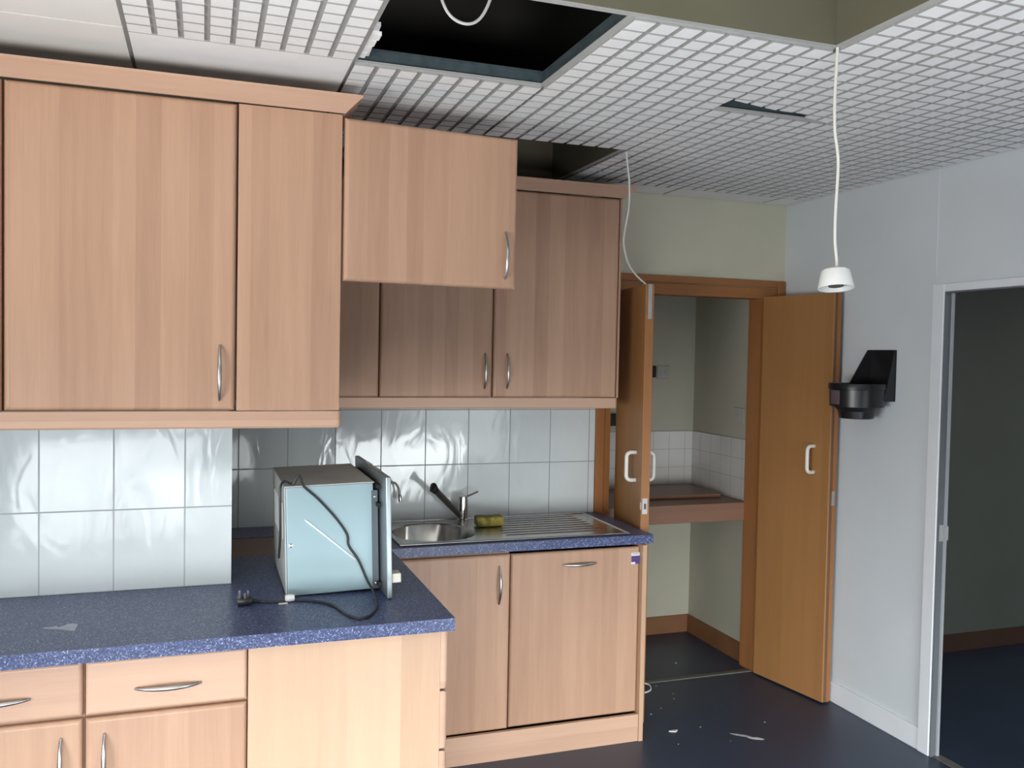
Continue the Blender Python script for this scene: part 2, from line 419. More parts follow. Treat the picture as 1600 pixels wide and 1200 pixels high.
w.box(.552, .585, -.008, .105, 0, 2.022); w.box(1.462, 1.558, -.008, .105, 0, 2.022)
struct(w, 'trim_6', M['oak_frame'], 'brown timber uprights of the cupboard door frame', 'trim')
w = MB(); w.box(.550, 1.562, -.018, 0, 2.082, 2.118, r=.003, seg=1); w.box(.552, 1.558, -.008, .105, 2.022, 2.078)
struct(w, 'trim_7', M['oak_frame_across'], 'brown timber head of the cupboard door frame', 'trim')

# ------------------------------------------------------------------ ceiling
XS = [-2.152, -1.56, -.955, -.36, .25, .85, 1.45, XW]
YS = [-3.275, -2.66, -2.045, -1.43, -.79, 0.0]
ZB = H - .006                              # face of the tile blocks
def tile_mesh(x0, x1, y0, y1, gy1=None, far_skew=None, name='ceiling_tile', label='', group=None, hang=0.0):
    """grooved acoustic tile: backing board and a grid of square blocks. gy1: blocks stop there, the rest is plain"""
    e = .006; g = .0075; gd = .005; mb = MB()
    ax0, ax1, ay0, ay1 = x0 + e, x1 - e, y0 + e, y1 - e
    def far(x): return ay1 if far_skew is None else ay1 - far_skew * max(0, 1 - (x - ax0) / (ax1 - ax0 - .1))
    mb.prism([(ax0, ay0, ZB + gd), (ax1, ay0, ZB + gd), (ax1, far(ax1), ZB + gd), (ax0, far(ax0), ZB + gd)], (0, 0, .014), mi=1)
    p = .0667; gend = gy1 if gy1 is not None else ay1
    nx = max(1, round((ax1 - ax0) / p)); ny = max(1, round((gend - ay0) / p))
    px = (ax1 - ax0) / nx; py = (gend - ay0) / ny
    for i in range(nx):
        for j in range(ny):
            a0 = ax0 + i * px + (g if i else 0); a1 = ax0 + (i+1) * px - (g if i < nx-1 else 0)
            b0 = ay0 + j * py + (g * .75 if j else 0); b1 = ay0 + (j+1) * py - (g * .75 if (j < ny-1 or gy1 is not None) else 0)
            f = min(far(a0), far(a1))
            if b0 > f - .012: continue
            if b1 > f - .001:
                q = [(a0, b0, ZB), (a1, b0, ZB), (a1, min(b1, far(a1)), ZB), (a0, min(b1, far(a0)), ZB)]
                mb.prism(q, (0, 0, gd + .0005), mi=0)
            else: mb.box(a0, a1, b0, b1, ZB, ZB + gd + .0005, mi=0)
    if gy1 is not None: mb.box(ax0, ax1, gend, ay1, ZB, ZB + gd + .0005, mi=0)
    for f in mb.bm.faces:
        f.normal_update()
        if f.normal.z > -.5: f.material_index = 1
    o = mb.build(name, [M['ceil'], M['ceil_groove']], origin=((x0+x1)/2, (y0+y1)/2, ZB))
    return tag(o, label, 'ceiling tile', group)
GT = 'grooved ceiling tiles'
T = [
 (3, 2, 'grooved white ceiling tile directly right of the dark open hole'),
 (2, 3, 'grooved ceiling tile between the dark hole and the small raised cabinet door, shaded at its back'),
 (3, 3, 'grooved ceiling tile just in front of the uncovered gap above the right wall cabinet'),
 (4, 1, 'grooved ceiling tile right of the olive recess, above the top of the pendant flex'),
 (4, 3, 'grooved ceiling tile straight behind the wedge shaped gap'),
 (5, 1, 'grooved ceiling tile at the upper right of the photo, second from the olive recess'),
 (5, 2, 'grooved ceiling tile right of the tile with the wedge gap, above the black wall bracket'),
 (5, 3, 'grooved ceiling tile above the right cupboard door, one short of the back wall'),
 (4, 4, 'rearmost grooved ceiling tile above the left cupboard door, with a plain strip at the back wall'),
 (5, 4, 'rearmost grooved ceiling tile above the right cupboard door, with a plain strip at the back wall'),
 (6, 4, 'narrow grooved ceiling piece in the back right corner of the room'),
 (6, 3, 'narrow grooved ceiling piece along the right wall, second from the back corner'),
 (6, 2, 'narrow grooved ceiling piece along the right wall, third from the back corner'),
 (6, 1, 'narrow grooved ceiling piece along the right wall, nearest above the doorway'),
 (4, 0, 'grooved ceiling tile at the top edge of the photo, nearest right of the olive recess'),
 (5, 0, 'grooved ceiling tile at the top right corner of the photo'),
]
for ci, ri, lab in T:
    gy1 = -.168 if ri == 4 else None
    tile_mesh(XS[ci], XS[ci+1], YS[ri], YS[ri+1], gy1=gy1, label=lab, group=GT)
tile_mesh(XS[4], XS[5], YS[2], YS[3], far_skew=.115, label='skewed grooved ceiling tile leaving a dark wedge shaped gap at its back edge', group=GT)
tile_mesh(XS[1], XS[2], -2.065, -.962, gy1=-1.462, label='grooved ceiling tile with a wide plain border above the left cabinet cornice', group=GT)
tile_mesh(XS[2], XS[3], YS[4], YS[5], gy1=-.168, label='grooved ceiling tile hidden behind the raised cabinet door', group=GT)
for y0, y1, lab in ((-1.492, -.962, 'plain ceiling board at the far left just above the cornice'), (-2.10, -1.492, 'plain ceiling board in the top left corner of the photo')):
    tag(MB().box(XS[0] + .005, XS[1] - .006, y0 + .004, y1 - .004, ZB, ZB + .02).build('ceiling_tile', M['ceil_plain'], origin=(-1.856, (y0+y1)/2, ZB)), lab, 'ceiling tile', 'plain ceiling boards')
# broken strip of tile left hanging at the left edge of the hole
w = MB()
for i in range(4): w.box(XS[2] + .008, XS[2] + .040 - .004 * i, -1.66 + i * .052, -1.616 + i * .052, ZB + .012, ZB + .022)
w.prism([(XS[2] + .006, -1.70, ZB + .022), (XS[2] + .030, -1.70, ZB + .022), (XS[2] + .042, -1.45, ZB + .022), (XS[2] + .006, -1.45, ZB + .022)], (0, 0, .01))
tag(w.build('tile_fragment', M['ceil'], origin=(-.94, -1.55, ZB)), 'broken sliver of ceiling tile at the left edge of the dark hole', 'ceiling tile')
# exposed bars
w = MB()
def bar_x(y, x0, x1, wd=.011):
    w.box(x0, x1, y - wd, y + wd, H + .004, H + .006); w.box(x0, x1, y - .002, y + .002, H + .006, H + .045, mi=1); w.box(x0, x1, y - .006, y + .006, H + .036, H + .045, mi=1)
def bar_y(x, y0, y1, wd=.011):
    w.box(x - wd, x + wd, y0, y1, H + .0035, H + .0062); w.box(x - .0022, x + .0022, y0, y1, H + .006, H + .0447, mi=1); w.box(x - .006, x + .006, y0, y1, H + .0365, H + .0447, mi=1)
for x in XS[1:7]: bar_y(x, -3.275 if x > 0 else (-2.045 if x > -.5 else -2.66), -.001 if x > -.9 else -.96)
for y in YS[1:5]: bar_x(y, -.955 if y < -1 or True else 0, XW)
bar_x(-1.492, -2.152, -1.56)
struct(w, 'trim_8', [M['tbar'], M['galv']], 'metal suspension bars of the tiled ceiling', 'trim')
w = MB()   # wall angle along right wall and back wall
w.box(XW - .02, XW, -3.275, 0, H + .004, H + .0055); w.box(.25, XW, -.02, 0, H + .0042, H + .0058)
struct(w, 'trim_9', M['tbar'], 'grey edge angle of the ceiling at the walls', 'trim')
# rest of the ceiling, out of the picture, one board
w = MB()
w.box(XL, XW, YN, -3.275, H, H + .02); w.box(XL, XS[0], -3.275, -.96, H, H + .02); w.box(XS[0], XS[2], -3.275, -2.10, H, H + .02)
w.box(XS[1], XS[2], -2.10, -2.065, H, H + .02); w.box(XS[2], XS[4], -3.275, -2.66, H, H + .02); w.box(-1.275, XS[2], -.955, 0, H, H + .02)
struct(w, 'ceiling', M['ceil_plain'], 'suspended ceiling', 'ceiling')
# olive lined recess, near opening
RX0, RX1, RY0, RY1 = XS[2] + .011, XS[4] - .011, YS[1] + .011, YS[2] - .011
w = MB(); zt = H + .40
w.box(RX0 - .008, RX1 + .008, RY1, RY1 + .008, H + .0062, zt); w.box(RX1, RX1 + .008, RY0, RY1, H + .0062, zt)
w.box(RX0 - .008, RX0, RY0, RY1, H + .0062, zt); w.box(RX0 - .008, RX1 + .008, RY0 - .008, RY0, H + .0062, zt); w.box(RX0 - .008, RX1 + .008, RY0 - .008, RY1 + .008, zt, zt + .01)
struct(w, 'ceiling_recess', M['olive'], 'olive lined open recess in the ceiling', 'ceiling')
# olive grey recess above the right wall cabinet
QX0, QX1, QY0, QY1 = XS[3] + .011, XS[4] - .011, YS[4] + .011, -.002
w = MB(); zt = H + .30
w.box(QX0 - .008, QX1 + .008, QY1 - .008, QY1, H + .0065, zt); w.box(QX1, QX1 + .008, QY0, QY1 - .008, H + .0065, zt); w.box(QX0 - .008, QX0, QY0, QY1 - .008, H + .0065, zt)
w.box(QX0 - .008, QX1 + .008, QY0, QY1, zt, zt + .01)
struct(w, 'ceiling_recess_small', M['olive_dark'], 'dim olive gap where a ceiling tile is missing above the right wall cabinet', 'ceiling')
# walls of the black void over the hole
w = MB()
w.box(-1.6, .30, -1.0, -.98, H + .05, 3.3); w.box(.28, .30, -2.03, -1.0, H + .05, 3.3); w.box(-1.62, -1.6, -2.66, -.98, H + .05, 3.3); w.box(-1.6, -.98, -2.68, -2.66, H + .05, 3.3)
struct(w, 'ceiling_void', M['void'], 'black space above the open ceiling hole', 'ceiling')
# grey loop of flex in the hole
lp = spline([(-.80, -1.74, 2.92), (-.795, -1.74, 2.75), (-.782, -1.745, 2.655), (-.755, -1.745, 2.595), (-.715, -1.75, 2.572), (-.675, -1.75, 2.585), (-.645, -1.75, 2.635), (-.625, -1.75, 2.72), (-.615, -1.75, 2.92)], 6)
tag(MB().tube(lp, .0043, n=8).build('hanging_cable', M['grey_cord'], origin=(-.71, -1.75, 2.92)), 'grey white loop of cable hanging inside the dark ceiling hole', 'cable')

# ------------------------------------------------------------------ tiled splashbacks
tag(MB().box(-3.2, -1.2670, -.963, -.955, .9105, 1.47).build('trim_10', M['tile_left']), 'bright white tiled splashback under the big left wall cabinet', 'splashback', kind='structure')
tag(MB().box(-1.272, .500, -.008, 0, .9105, 1.50).build('trim_11', M['tile_back']), 'white tiled splashback behind the sink', 'splashback', kind='structure')

# ------------------------------------------------------------------ wall cabinets, left run
def front_panel(parent, name, x0, x1, y, z0, z1, th=.020, m='beech', r=.013, facing='-Y', xf=None):
    mb = MB(xf)
    if facing == '-Y': mb.box(x0, x1, y, y + th, z0, z1, r=r, front='-Y', seg=5)
    else: mb.box(y - th, y, x0, x1, z0, z1, r=r, front='+X', seg=4)
    return mb.build(name, M[m], parent)
YU = -1.28
ZU0, ZU1 = 1.511, 2.424
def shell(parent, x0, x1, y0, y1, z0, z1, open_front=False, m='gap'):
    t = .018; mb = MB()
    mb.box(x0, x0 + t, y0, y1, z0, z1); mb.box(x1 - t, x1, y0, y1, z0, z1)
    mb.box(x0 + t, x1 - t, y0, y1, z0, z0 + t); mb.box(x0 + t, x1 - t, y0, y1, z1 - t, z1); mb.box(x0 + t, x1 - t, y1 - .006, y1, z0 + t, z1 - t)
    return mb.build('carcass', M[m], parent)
c = thing('wall_cabinet', 'large beech wall cabinet with one wide door, above the bright tiles at left', 'wall cabinet', (-1.57, -1.12, ZU0))
shell(c, -1.884, -1.268, -1.259, -.966, ZU0, ZU1)
d = front_panel(c, 'door', -1.880, -1.271, YU, ZU0 + .002, ZU1 - .002)
bow_handle(d, (-1.3145, YU, 1.625), (0, 0, 1), .164)
c = thing('wall_cabinet', 'beech wall cabinet cut off by the left edge of the photo', 'wall cabinet', (-2.19, -1.12, ZU0))
shell(c, -2.49, -1.886, -1.259, -.966, ZU0, ZU1)
d = front_panel(c, 'door', -2.488, -1.8865, YU, ZU0 + .002, ZU1 - .002)
bow_handle(d, (-2.44, YU, 1.625), (0, 0, 1), .164)
# side-facing cabinet with its end panel and its short door swung open
c = thing('wall_cabinet', 'beech wall cabinet with a plain end panel and a short door swung wide open', 'wall cabinet', (-1.11, -.98, ZU0))
MB().box(-1.2655, -.961, -1.276, -1.258, ZU0 + .001, ZU1 - .001).build('end_panel', M['beech'], c)
mb = MB(); t = .018; y0, y1 = -1.2575, -.672
mb.box(-1.2655, -1.2595, y0, y1, 1.915, 2.422); mb.box(-1.2595, -.985, y0, y1, 1.915, 1.933); mb.box(-1.2595, -.985, y0, y1, 2.404, 2.422); mb.box(-1.2595, -.985, y1 - t, y1, 1.933, 2.404)
mb.box(-1.2655, -.985, y1 - t, y1, ZU0, 1.915)
mb.build('carcass', M['carcass'], c)
a = math.radians(4.8); hx, hy = -.952, -1.288
xf = Matrix.Translation((hx, hy, 0)) @ Matrix.Rotation(a, 4, 'Z')
d = front_panel(c, 'door', 0, .583, 0, 1.914, 2.414, xf=xf)
bow_handle(d, (.540, 0, 2.025), (0, 0, 1), .156, xf=xf)
for z in (1.985, 2.345):
    MB().box(-.998, -.966, -1.250, -1.205, z - .014, z + .014, r=.003, seg=1).build('hinge', M['handle'], c)

# cornice and pelmet of the left run (continuous lengths)
def cornice_profile(off):  # (outward, z) from face
    return [(0.000, 2.4265), (.006, 2.4265), (.011, 2.432), (.042, 2.461), (.051, 2.468), (.051, 2.475), (.004, 2.475), (.0, 2.47)]
def cornice(name, x0, x1, yf, yback, label, ret=True):
    """length along X with a mitred return along +Y at its right end"""
    pr = cornice_profile(0); mb = MB()
    A = [(x0, yf - o, z) for o, z in pr]; B = [(x1 + o, yf - o, z) for o, z in pr]; Cc = [(x1 + o, yback, z) for o, z in pr]
    mb.rings([A, B, Cc], smooth=False)
    return tag(mb.build(name, M['beech_across'], origin=((x0+x1)/2, yf, 2.46)), label, 'cornice')
cornice('cornice', -2.50, -.958, YU + .004, -.70, 'sloping beech cornice along the top of the left wall cabinets')
def pelmet(x0, x1, yf, yback, z0, z1, label):
    mb = MB(); n = 5; r = .016; x1o = x1
    path = [(x0, yf)] + [(x1o - r + r*math.sin(a*PI/2/n), yf + r - r*math.cos(a*PI/2/n)) for a in range(n+1)] + [(x1o, yback)]
    sec = [(0, z0 + .006), (.006, z0), (.028, z0), (.028, z1), (0, z1)]
    rings = []
    for i, (x, y) in enumerate(path):
        p0 = path[max(0, i-1)]; p1 = path[min(len(path)-1, i+1)]
        t = Vector((p1[0]-p0[0], p1[1]-p0[1], 0)).normalized(); nrm = Vector((-t.y, t.x, 0))
        rings.append([(x + nrm.x*o*(.55 if 0 < i < len(path)-1 else 1), y + nrm.y*o*(.55 if 0 < i < len(path)-1 else 1), z) for o, z in sec])
    mb.rings(rings, smooth=False)
    return tag(mb.build('pelmet', M['beech_across'], origin=((x0+x1)/2, yf, z0)), label, 'pelmet')
pelmet(-2.50, -.953, YU - .004, -.72, 1.459, 1.510, 'rounded beech light pelmet under the left wall cabinets')

# ------------------------------------------------------------------ wall cabinets, back run over the sink
YB = -.34; ZB0, ZB1 = 1.504, 2.425
def wallcab(x0, x1, label, hx, hinge=None):
    c = thing('wall_cabinet', label, 'wall cabinet', ((x0+x1)/2, -.17, ZB0))
    shell(c, x0, x1, YB + .021, -.010, ZB0, ZB1)
    d = front_panel(c, 'door', x0 + .002, x1 - .002, YB, ZB0 + .001, ZB1 - .002)
    if hx is not None: bow_handle(d, (hx, YB, 1.622), (0, 0, 1), .156)
    return c
wallcab(-.657, -.1545, 'middle beech wall cabinet over the sink, partly behind the raised door', -.1925)
c = wallcab(-.1525, .452, 'right hand beech wall cabinet over the draining board, beside the cream wall', -.0885)
MB().box(.4525, .462, YB + .004, -.010, ZB0 + .001, ZB1 - .001).build('end_panel', M['beech'], c)
wallcab(-.957, -.6585, 'dark corner wall cabinet seen in the gap beneath the raised door', None)
cornice('cornice', -.70, .462, YB + .004, -.010, 'beech cornice on top of the right wall cabinet below the ceiling gap')
pelmet(-.94, .458, YB - .004, -.010, 1.456, 1.5035, 'beech light pelmet under the wall cabinets over the sink')

# ------------------------------------------------------------------ worktops
WT = .91
w = MB()
w.prism([(-3.0, -1.537, WT - .038), (-.648, -1.537, WT - .038), (-.648, -.566, WT - .038), (-1.2665, -.566, WT - .038), (-1.2665, -.9632, WT - .038), (-3.0, -.9632, WT - .038)], (0, 0, .038))
tag(w.build('worktop', M['worktop'], origin=(-1.6, -1.25, WT)), 'blue speckled worktop in the foreground carrying the microwave', 'worktop')
# sink worktop with a cut-out
w = MB(); sx0, sx1, sy0, sy1 = -.585, -.225, -.50, -.12
z0, z1 = WT - .038, WT
for b in ((-.647, sx0, -.585, -.0085), (sx1, .5287, -.585, -.0085), (sx0, sx1, -.585, sy0), (sx0, sx1, sy1, -.0085)): w.box(*b, z0, z1)
bmesh.ops.remove_doubles(w.bm, verts=w.bm.verts, dist=1e-5)
tag(w.build('worktop', M['worktop'], origin=(-.05, -.3, WT)), 'blue speckled worktop holding the steel sink', 'worktop')
tag(MB().box(-1.2665, -.650, -.5655, -.236, WT - .03, WT + .0).build('filler_board', M['shelfwood'], origin=(-.95, -.4, WT - .03)), 'brown wooden board filling the dark corner behind the microwave', 'board')
tag(MB().box(-1.2665, -.650, -.235, -.0085, WT - .03, WT + .002).build('worktop_offcut', M['worktop'], origin=(-.95, -.12, WT)), 'dark strip of worktop against the tiles in the shaded corner', 'worktop')

# ------------------------------------------------------------------ base cabinets, foreground
YF = -1.509
def base_front(c, x0, x1, hx):
    d = front_panel(c, 'drawer', x0, x1, YF, .7215, .866, m='beech_across', r=.011)
    bow_handle(d, ((x0+x1)/2, YF, .783), (1, 0, 0), .166)
    d = front_panel(c, 'door', x0, x1, YF, .14, .7135, r=.011)
    bow_handle(d, (hx, YF, .588), (0, 0, 1), .166)
c = thing('base_cabinet', 'foreground base cabinet whose full drawer and door show beside the plain panel', 'base cabinet', (-1.44, -1.24, 0))
MB().box(-1.6485, -1.2365, -1.4885, -.968, .14, .871).build('carcass', M['carcass'], c)
base_front(c, -1.6465, -1.2385, -1.600)
MB().box(-1.6485, -1.2365, -1.462, -1.445, 0, .139).build('plinth', M['plinth'], c)
c = thing('base_cabinet', 'base cabinet at the lower left edge of the photo, cut off by the frame', 'base cabinet', (-1.86, -1.24, 0))
MB().box(-2.066, -1.6495, -1.4885, -.968, .14, .871).build('carcass', M['carcass'], c)
base_front(c, -2.064, -1.6535, -1.704)
MB().box(-2.066, -1.6495, -1.462, -1.445, 0, .139).build('plinth', M['plinth'], c)
c = thing('drawer_cabinet', 'drawer unit at the worktop end with a plain pale side panel, drawers seen edge on', 'base cabinet', (-.96, -1.24, 0))
MB().box(-1.2355, -.684, -1.509, -1.491, .0, .8715).build('side_panel', M['beech_pale'], c)
MB().box(-1.2355, -.684, -1.4905, -.925, .14, .871).build('carcass', M['carcass'], c)
for z0, z1 in ((.6905, .868), (.5085, .6825), (.3265, .5005), (.1445, .3185)):
    d = MB().box(-.6835, -.658, -1.509, -.927, z0, z1, r=.016, front='+X', seg=5).build('drawer', M['beech_across'], c)
    bow_handle(d, (-.658, -1.218, (z0+z1)/2), (0, 1, 0), .16, out=(1, 0, 0))
MB().box(-.735, -.72, -1.4905, -.93, 0, .139).build('plinth', M['plinth'], c)

# ------------------------------------------------------------------ base units under the sink
YS_ = -.588
c = thing('base_cabinet', 'sink base cabinet with a single door, left of the wide appliance front', 'base cabinet', (-.40, -.3, 0))
MB().box(-.655, -.1415, -.566, -.02, .14, .745).build('carcass', M['carcass'], c)
MB().box(-.655, -.1415, -.566, -.50, .745, .868).box(-.655, -.637, -.50, -.02, .745, .8715).box(-.160, -.1415, -.50, -.02, .745, .8715).build('rail', M['carcass'], c)
d = front_panel(c, 'door', -.652, -.1415, YS_, .121, .8615, r=.012)
bow_handle(d, (-.191, YS_, .735), (0, 0, 1), .162)
c = thing('integrated_dishwasher', 'wide beech appliance front with a level handle near the top and a purple sticker', 'dishwasher', (.16, -.3, 0))
MB().box(-.136, .460, -.564, -.02, .125, .855).build('body', M['blackmatt'], c)
d = front_panel(c, 'door', -.1365, .4625, YS_, .124, .8605, r=.012)
bow_handle(d, (.172, YS_, .802), (1, 0, 0), .160)
mb = MB(); mb.box(.420, .461, YS_ - .0008, YS_ - .0001, .785, .836)
s = mb.build('sticker', M['paper'], d); s['label'] = 'small purple and white sticker'
mb = MB(); mb.box(.4205, .4605, YS_ - .0014, YS_ - .0008, .7945, .8215); mb.box(.440, .4605, YS_ - .0014, YS_ - .0008, .7855, .7945)
mb.build('printed_band', M['purple'], s)
mb = MB(); mb.box(.425, .456, YS_ - .0014, YS_ - .0008, .829, .8335)
mb.build('printed_line', M['tbar'], s)
mb = MB()
for i in range(6): mb.box(.4235 + i*.0058, .4270 + i*.0058, YS_ - .0018, YS_ - .0014, .806, .812)
mb.build('lettering', M['mauve'], s)
tag(MB().box(.4645, .4845, -.612, -.010, 0, .8715).build('end_panel', M['beech_pale'], origin=(.4745, -.3, 0)), 'thin beech end panel closing the sink units beside the cupboard door', 'panel')
tag(MB().box(-.66, .4635, -.606, -.589, 0, .119).build('plinth', M['plinth'], origin=(-.1, -.6, 0)), 'beech plinth board along the floor under the sink units', 'plinth')

# ------------------------------------------------------------------ sink
sk = thing('sink', 'stainless steel inset sink with round edged bowl and ribbed drainer', 'sink', (-.09, -.29, WT))
cx, cy, hx, hy = (sx0+sx1)/2 - .003, (sy0+sy1)/2, .172, .188
N = 6
mb = MB()
fx0, fx1, fy0, fy1 = -.600, .428, -.548, -.042
mcx, mcy = -.395, -.295
# bowl deck: outer rectangle to bowl mouth
outer = rounded((fx0 - .19)/2, (fy0+fy1)/2, (-.19 - fx0)/2, (fy1-fy0)/2, .014, WT + .004, N)
r0 = rounded(cx, cy, hx + .004, hy + .004, .150, WT + .004, N)
r1 = rounded(cx, cy, hx - .002, hy - .002, .146, WT - .002, N)
r2 = rounded(cx, cy, hx - .010, hy - .010, .138, WT - .10, N)
r3 = rounded(cx, cy, hx - .028, hy - .028, .118, WT - .140, N)
r4 = rounded(cx, cy, .05, .05, .049, WT - .149, N)
mb.rings([outer, r0], False, False, smooth=False)
mb.build('rim', M['steel'], sk)
mb = MB(); mb.rings([r0, r1, r2, r3, r4], False, True)
b = mb.build('bowl', M['steel'], sk)
MB().lathe((cx, cy, WT - .1485), [(.0, 0), (.038, 0), (.034, .004), (.022, .003), (.0, .002)], n=24, cap0=False, cap1=False).build('drain', M['chrome'], b)
# drainer with ribs
mb = MB(); dx0 = -.19
mb.box(dx0, fx1, fy0, fy1, WT + .0005, WT + .004)
for i in range(8):
    y = -.452 + i * .050
    rib = [(-.125, y, WT + .004), (-.105, y, WT + .0075), (.20, y, WT + .0075), (.335 - .0 * i, y, WT + .0072), (.355, y, WT + .004)]
    mb.tube([(p[0], p[1], min(p[2], WT + .0042)) for p in rib], [.002, .009, .009, .009, .002], n=10, flat=((0, 0, 1), .38))
mb.build('drainer', M['steel'], sk)
mb = MB(); rr = .0042
mb.tube([(fx0, fy0, WT + .004), (fx1, fy0, WT + .004)], rr, n=8); mb.tube([(fx1, fy0, WT + .004), (fx1, fy1, WT + .004)], rr, n=8)
mb.tube([(fx0, fy1, WT + .004), (fx1, fy1, WT + .004)], rr, n=8); mb.tube([(fx0, fy0, WT + .004), (fx0, fy1, WT + .004)], rr, n=8)
mb.build('rolled_edge', M['chrome'], sk)

tp = thing('mixer_tap', 'chrome single lever mixer tap with a raked dark spout behind the bowl', 'tap', (-.205, -.080, WT + .004))
MB().lathe((-.205, -.080, 0), [(.027, WT + .0042), (.027, WT + .010), (.0225, WT + .013), (.0225, WT + .105), (.021, WT + .118), (.012, WT + .123), (0, WT + .123)], n=28, cap1=False).build('body', M['chrome'], tp)
MB().tube([(-.198, -.084, WT + .114), (-.170, -.096, WT + .126), (-.140, -.108, WT + .142)], [.0055, .0045, .0042], n=10).build('lever', M['taphead'], tp)
sp = MB().tube([(-.215, -.084, WT + .020), (-.245, -.105, WT + .052), (-.345, -.178, WT + .146), (-.372, -.199, WT + .172)], [.011, .0145, .0150, .0155], n=14).build('spout', M['taphead'], tp)
MB().tube([(-.366, -.195, WT + .163), (-.380, -.203, WT + .184), (-.386, -.214, WT + .168)], [.0165, .0195, .014], n=14).build('nozzle', M['black'], sp)
ft = thing('filter_tap', 'small dark gooseneck tap showing behind the microwave front', 'tap', (-.560, -.070, WT + .004))
MB().tube(spline([(-.560, -.070, WT + .0045), (-.560, -.070, 1.055), (-.556, -.070, 1.088), (-.540, -.070, 1.100), (-.522, -.070, 1.092), (-.510, -.070, 1.068), (-.505, -.070, 1.040)], 5), .0052, n=10).build('neck', M['taphead'], ft)
MB().tube([(-.505, -.070, 1.044), (-.503, -.070, 1.028), (-.502, -.070, 1.012)], [.0065, .0095, .009], n=12).build('tip', M['chrome'], ft)

# sponge
xf = Matrix.Translation((-.130, -.245, WT + .0075)) @ Matrix.Rotation(math.radians(-4), 4, 'Z')
mb = MB(xf); mb.box(-.062, .062, -.035, .035, 0, .044, r=.007, seg=2)
tag(mb.build('sponge', M['sponge'], origin=(-.130, -.245, WT + .0075)), 'yellow and green washing up sponge on the drainer', 'sponge')

# ------------------------------------------------------------------ built-in microwave standing on the worktop
mw = thing('microwave', 'built-in microwave out of its housing, bluish zinc side towards the viewer', 'microwave', (-.96, -.93, WT))
bx0, bx1, by0, by1, bz0, bz1 = -1.103, -.824, -1.182, -.690, .9107, 1.2605
mxf = Matrix.Translation((bx0, 0, bz0)) @ Matrix.Rotation(math.radians(-1.6), 4, 'Y') @ Matrix.Translation((-bx0, 0, -bz0))   # tipped back: the front plate is the lower edge
mb = MB(mxf); mb.box(bx0, bx1, by0 + .002, by1, bz0, bz1 - .001, r=.004, seg=2)
mb.build('casing', M['ovendark'], mw)
mb = MB(mxf); mb.box(bx0 + .002, bx1, by0, by0 + .004, bz0 + .001, bz1, r=.002, seg=2)
sd = mb.build('side_panel', M['ovenblue'], mw); sd['label'] = 'pale bluish zinc side sheet with a raised diagonal crease'
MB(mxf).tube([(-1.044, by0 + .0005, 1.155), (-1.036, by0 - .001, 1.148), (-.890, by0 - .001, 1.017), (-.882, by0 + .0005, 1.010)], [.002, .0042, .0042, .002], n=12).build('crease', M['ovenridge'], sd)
MB(mxf).lathe((bx0 + .014, by0 - .0005, 1.075), [(.0, -.003), (.0065, -.002), (.007, .001)], n=14, axis='Y', cap0=False, cap1=False).build('screw', M['chrome'], sd)
MB(mxf).box(bx0 - .002, bx1 + .004, by0 + .004, by1, bz1 - .001, bz1 + .003).build('top_panel', M['oventop'], mw)
mb = MB(mxf); mb.box(bx0 - .003, bx0, by0 + .004, by1, bz0 + .004, bz1)
for i in range(7): mb.box(bx0 - .006, bx0 - .003, by0 + .08 + i*.05, by0 + .11 + i*.05, 1.08, 1.20)
mb.build('rear_panel', M['oventop'], mw)
mb = MB(mxf); mb.box(bx1 - .006, bx1 + .014, by0 - .002, by0 + .012, .9117, 1.236)
for z in (1.215, .930): mb.lathe((bx1 + .005, by0 - .002, z), [(0, -.003), (.004, -.002), (.0045, 0)], n=10, axis='Y', cap0=False, cap1=False, mi=1)
mb.build('side_bracket', [M['ovendark'], M['chrome']], mw)
mb = MB(mxf); mb.box(bx1, -.802, by0 + .02, by1 - .01, .925, 1.25)
for z in (.925, 1.185, 1.245): mb.box(bx1 + .008, -.802, by0 - .03, by0 + .03, z, z + .012)
mb.build('front_housing', M['blackmatt'], mw)
mb = MB(mxf); mb.box(-.803, -.786, -1.292, -.690, .9030, 1.2925, r=.003, seg=2)
pl = mb.build('front_plate', M['ovenplate'], mw)
MB(mxf).box(-.786, -.782, -1.20, -.78, .94, 1.26).build('window', M['black'], pl)
MB(mxf).box(-.7859, -.756, -1.285, -1.235, .951, .981, r=.003, seg=2).build('latch_block', M['cream_plastic'], pl)
for y in (-1.10, -.93): MB(mxf).box(-.802, -.788, y - .05, y + .03, 1.2925, 1.2955, r=.001, seg=1).build('clip', M['chrome'], pl)
# mains lead
pts = [(-1.123, -1.10, 1.02), (-1.124, -1.150, 1.10), (-1.126, -1.165, 1.19), (-1.126, -1.165, 1.255), (-1.115, -1.155, 1.277), (-1.095, -1.180, 1.272), (-1.088, -1.186, 1.272), (-1.074, -1.189, 1.298), (-1.066, -1.190, 1.292),
       (-1.055, -1.190, 1.264), (-1.010, -1.190, 1.222), (-.953, -1.190, 1.158), (-.917, -1.190, 1.104), (-.911, -1.190, 1.067), (-.879, -1.191, 1.018), (-.850, -1.195, .950), (-.838, -1.25, .925), (-.846, -1.340, .9142),
       (-.863, -1.406, .9142), (-.892, -1.462, .9142), (-.923, -1.478, .9142), (-.951, -1.432, .9142), (-.978, -1.321, .9142), (-1.03, -1.261, .9142), (-1.086, -1.236, .9142), (-1.130, -1.240, .9142), (-1.19, -1.228, .9145)]
MB().tube(spline(pts, 5), .0040, n=8).build('mains_lead', M['cable'], mw)
mb = MB(); mb.lathe((-1.098, -1.236, .9228), [(.010, -.016), (.012, -.004), (.010, .012)], n=12, axis='X'); mb.box(-1.135, -1.108, -1.258, -1.246, .9105, .9125)
t = mb.build('cable_tie', M['white_plastic'], mw); t['label'] = 'pale tape and tie around the lead'
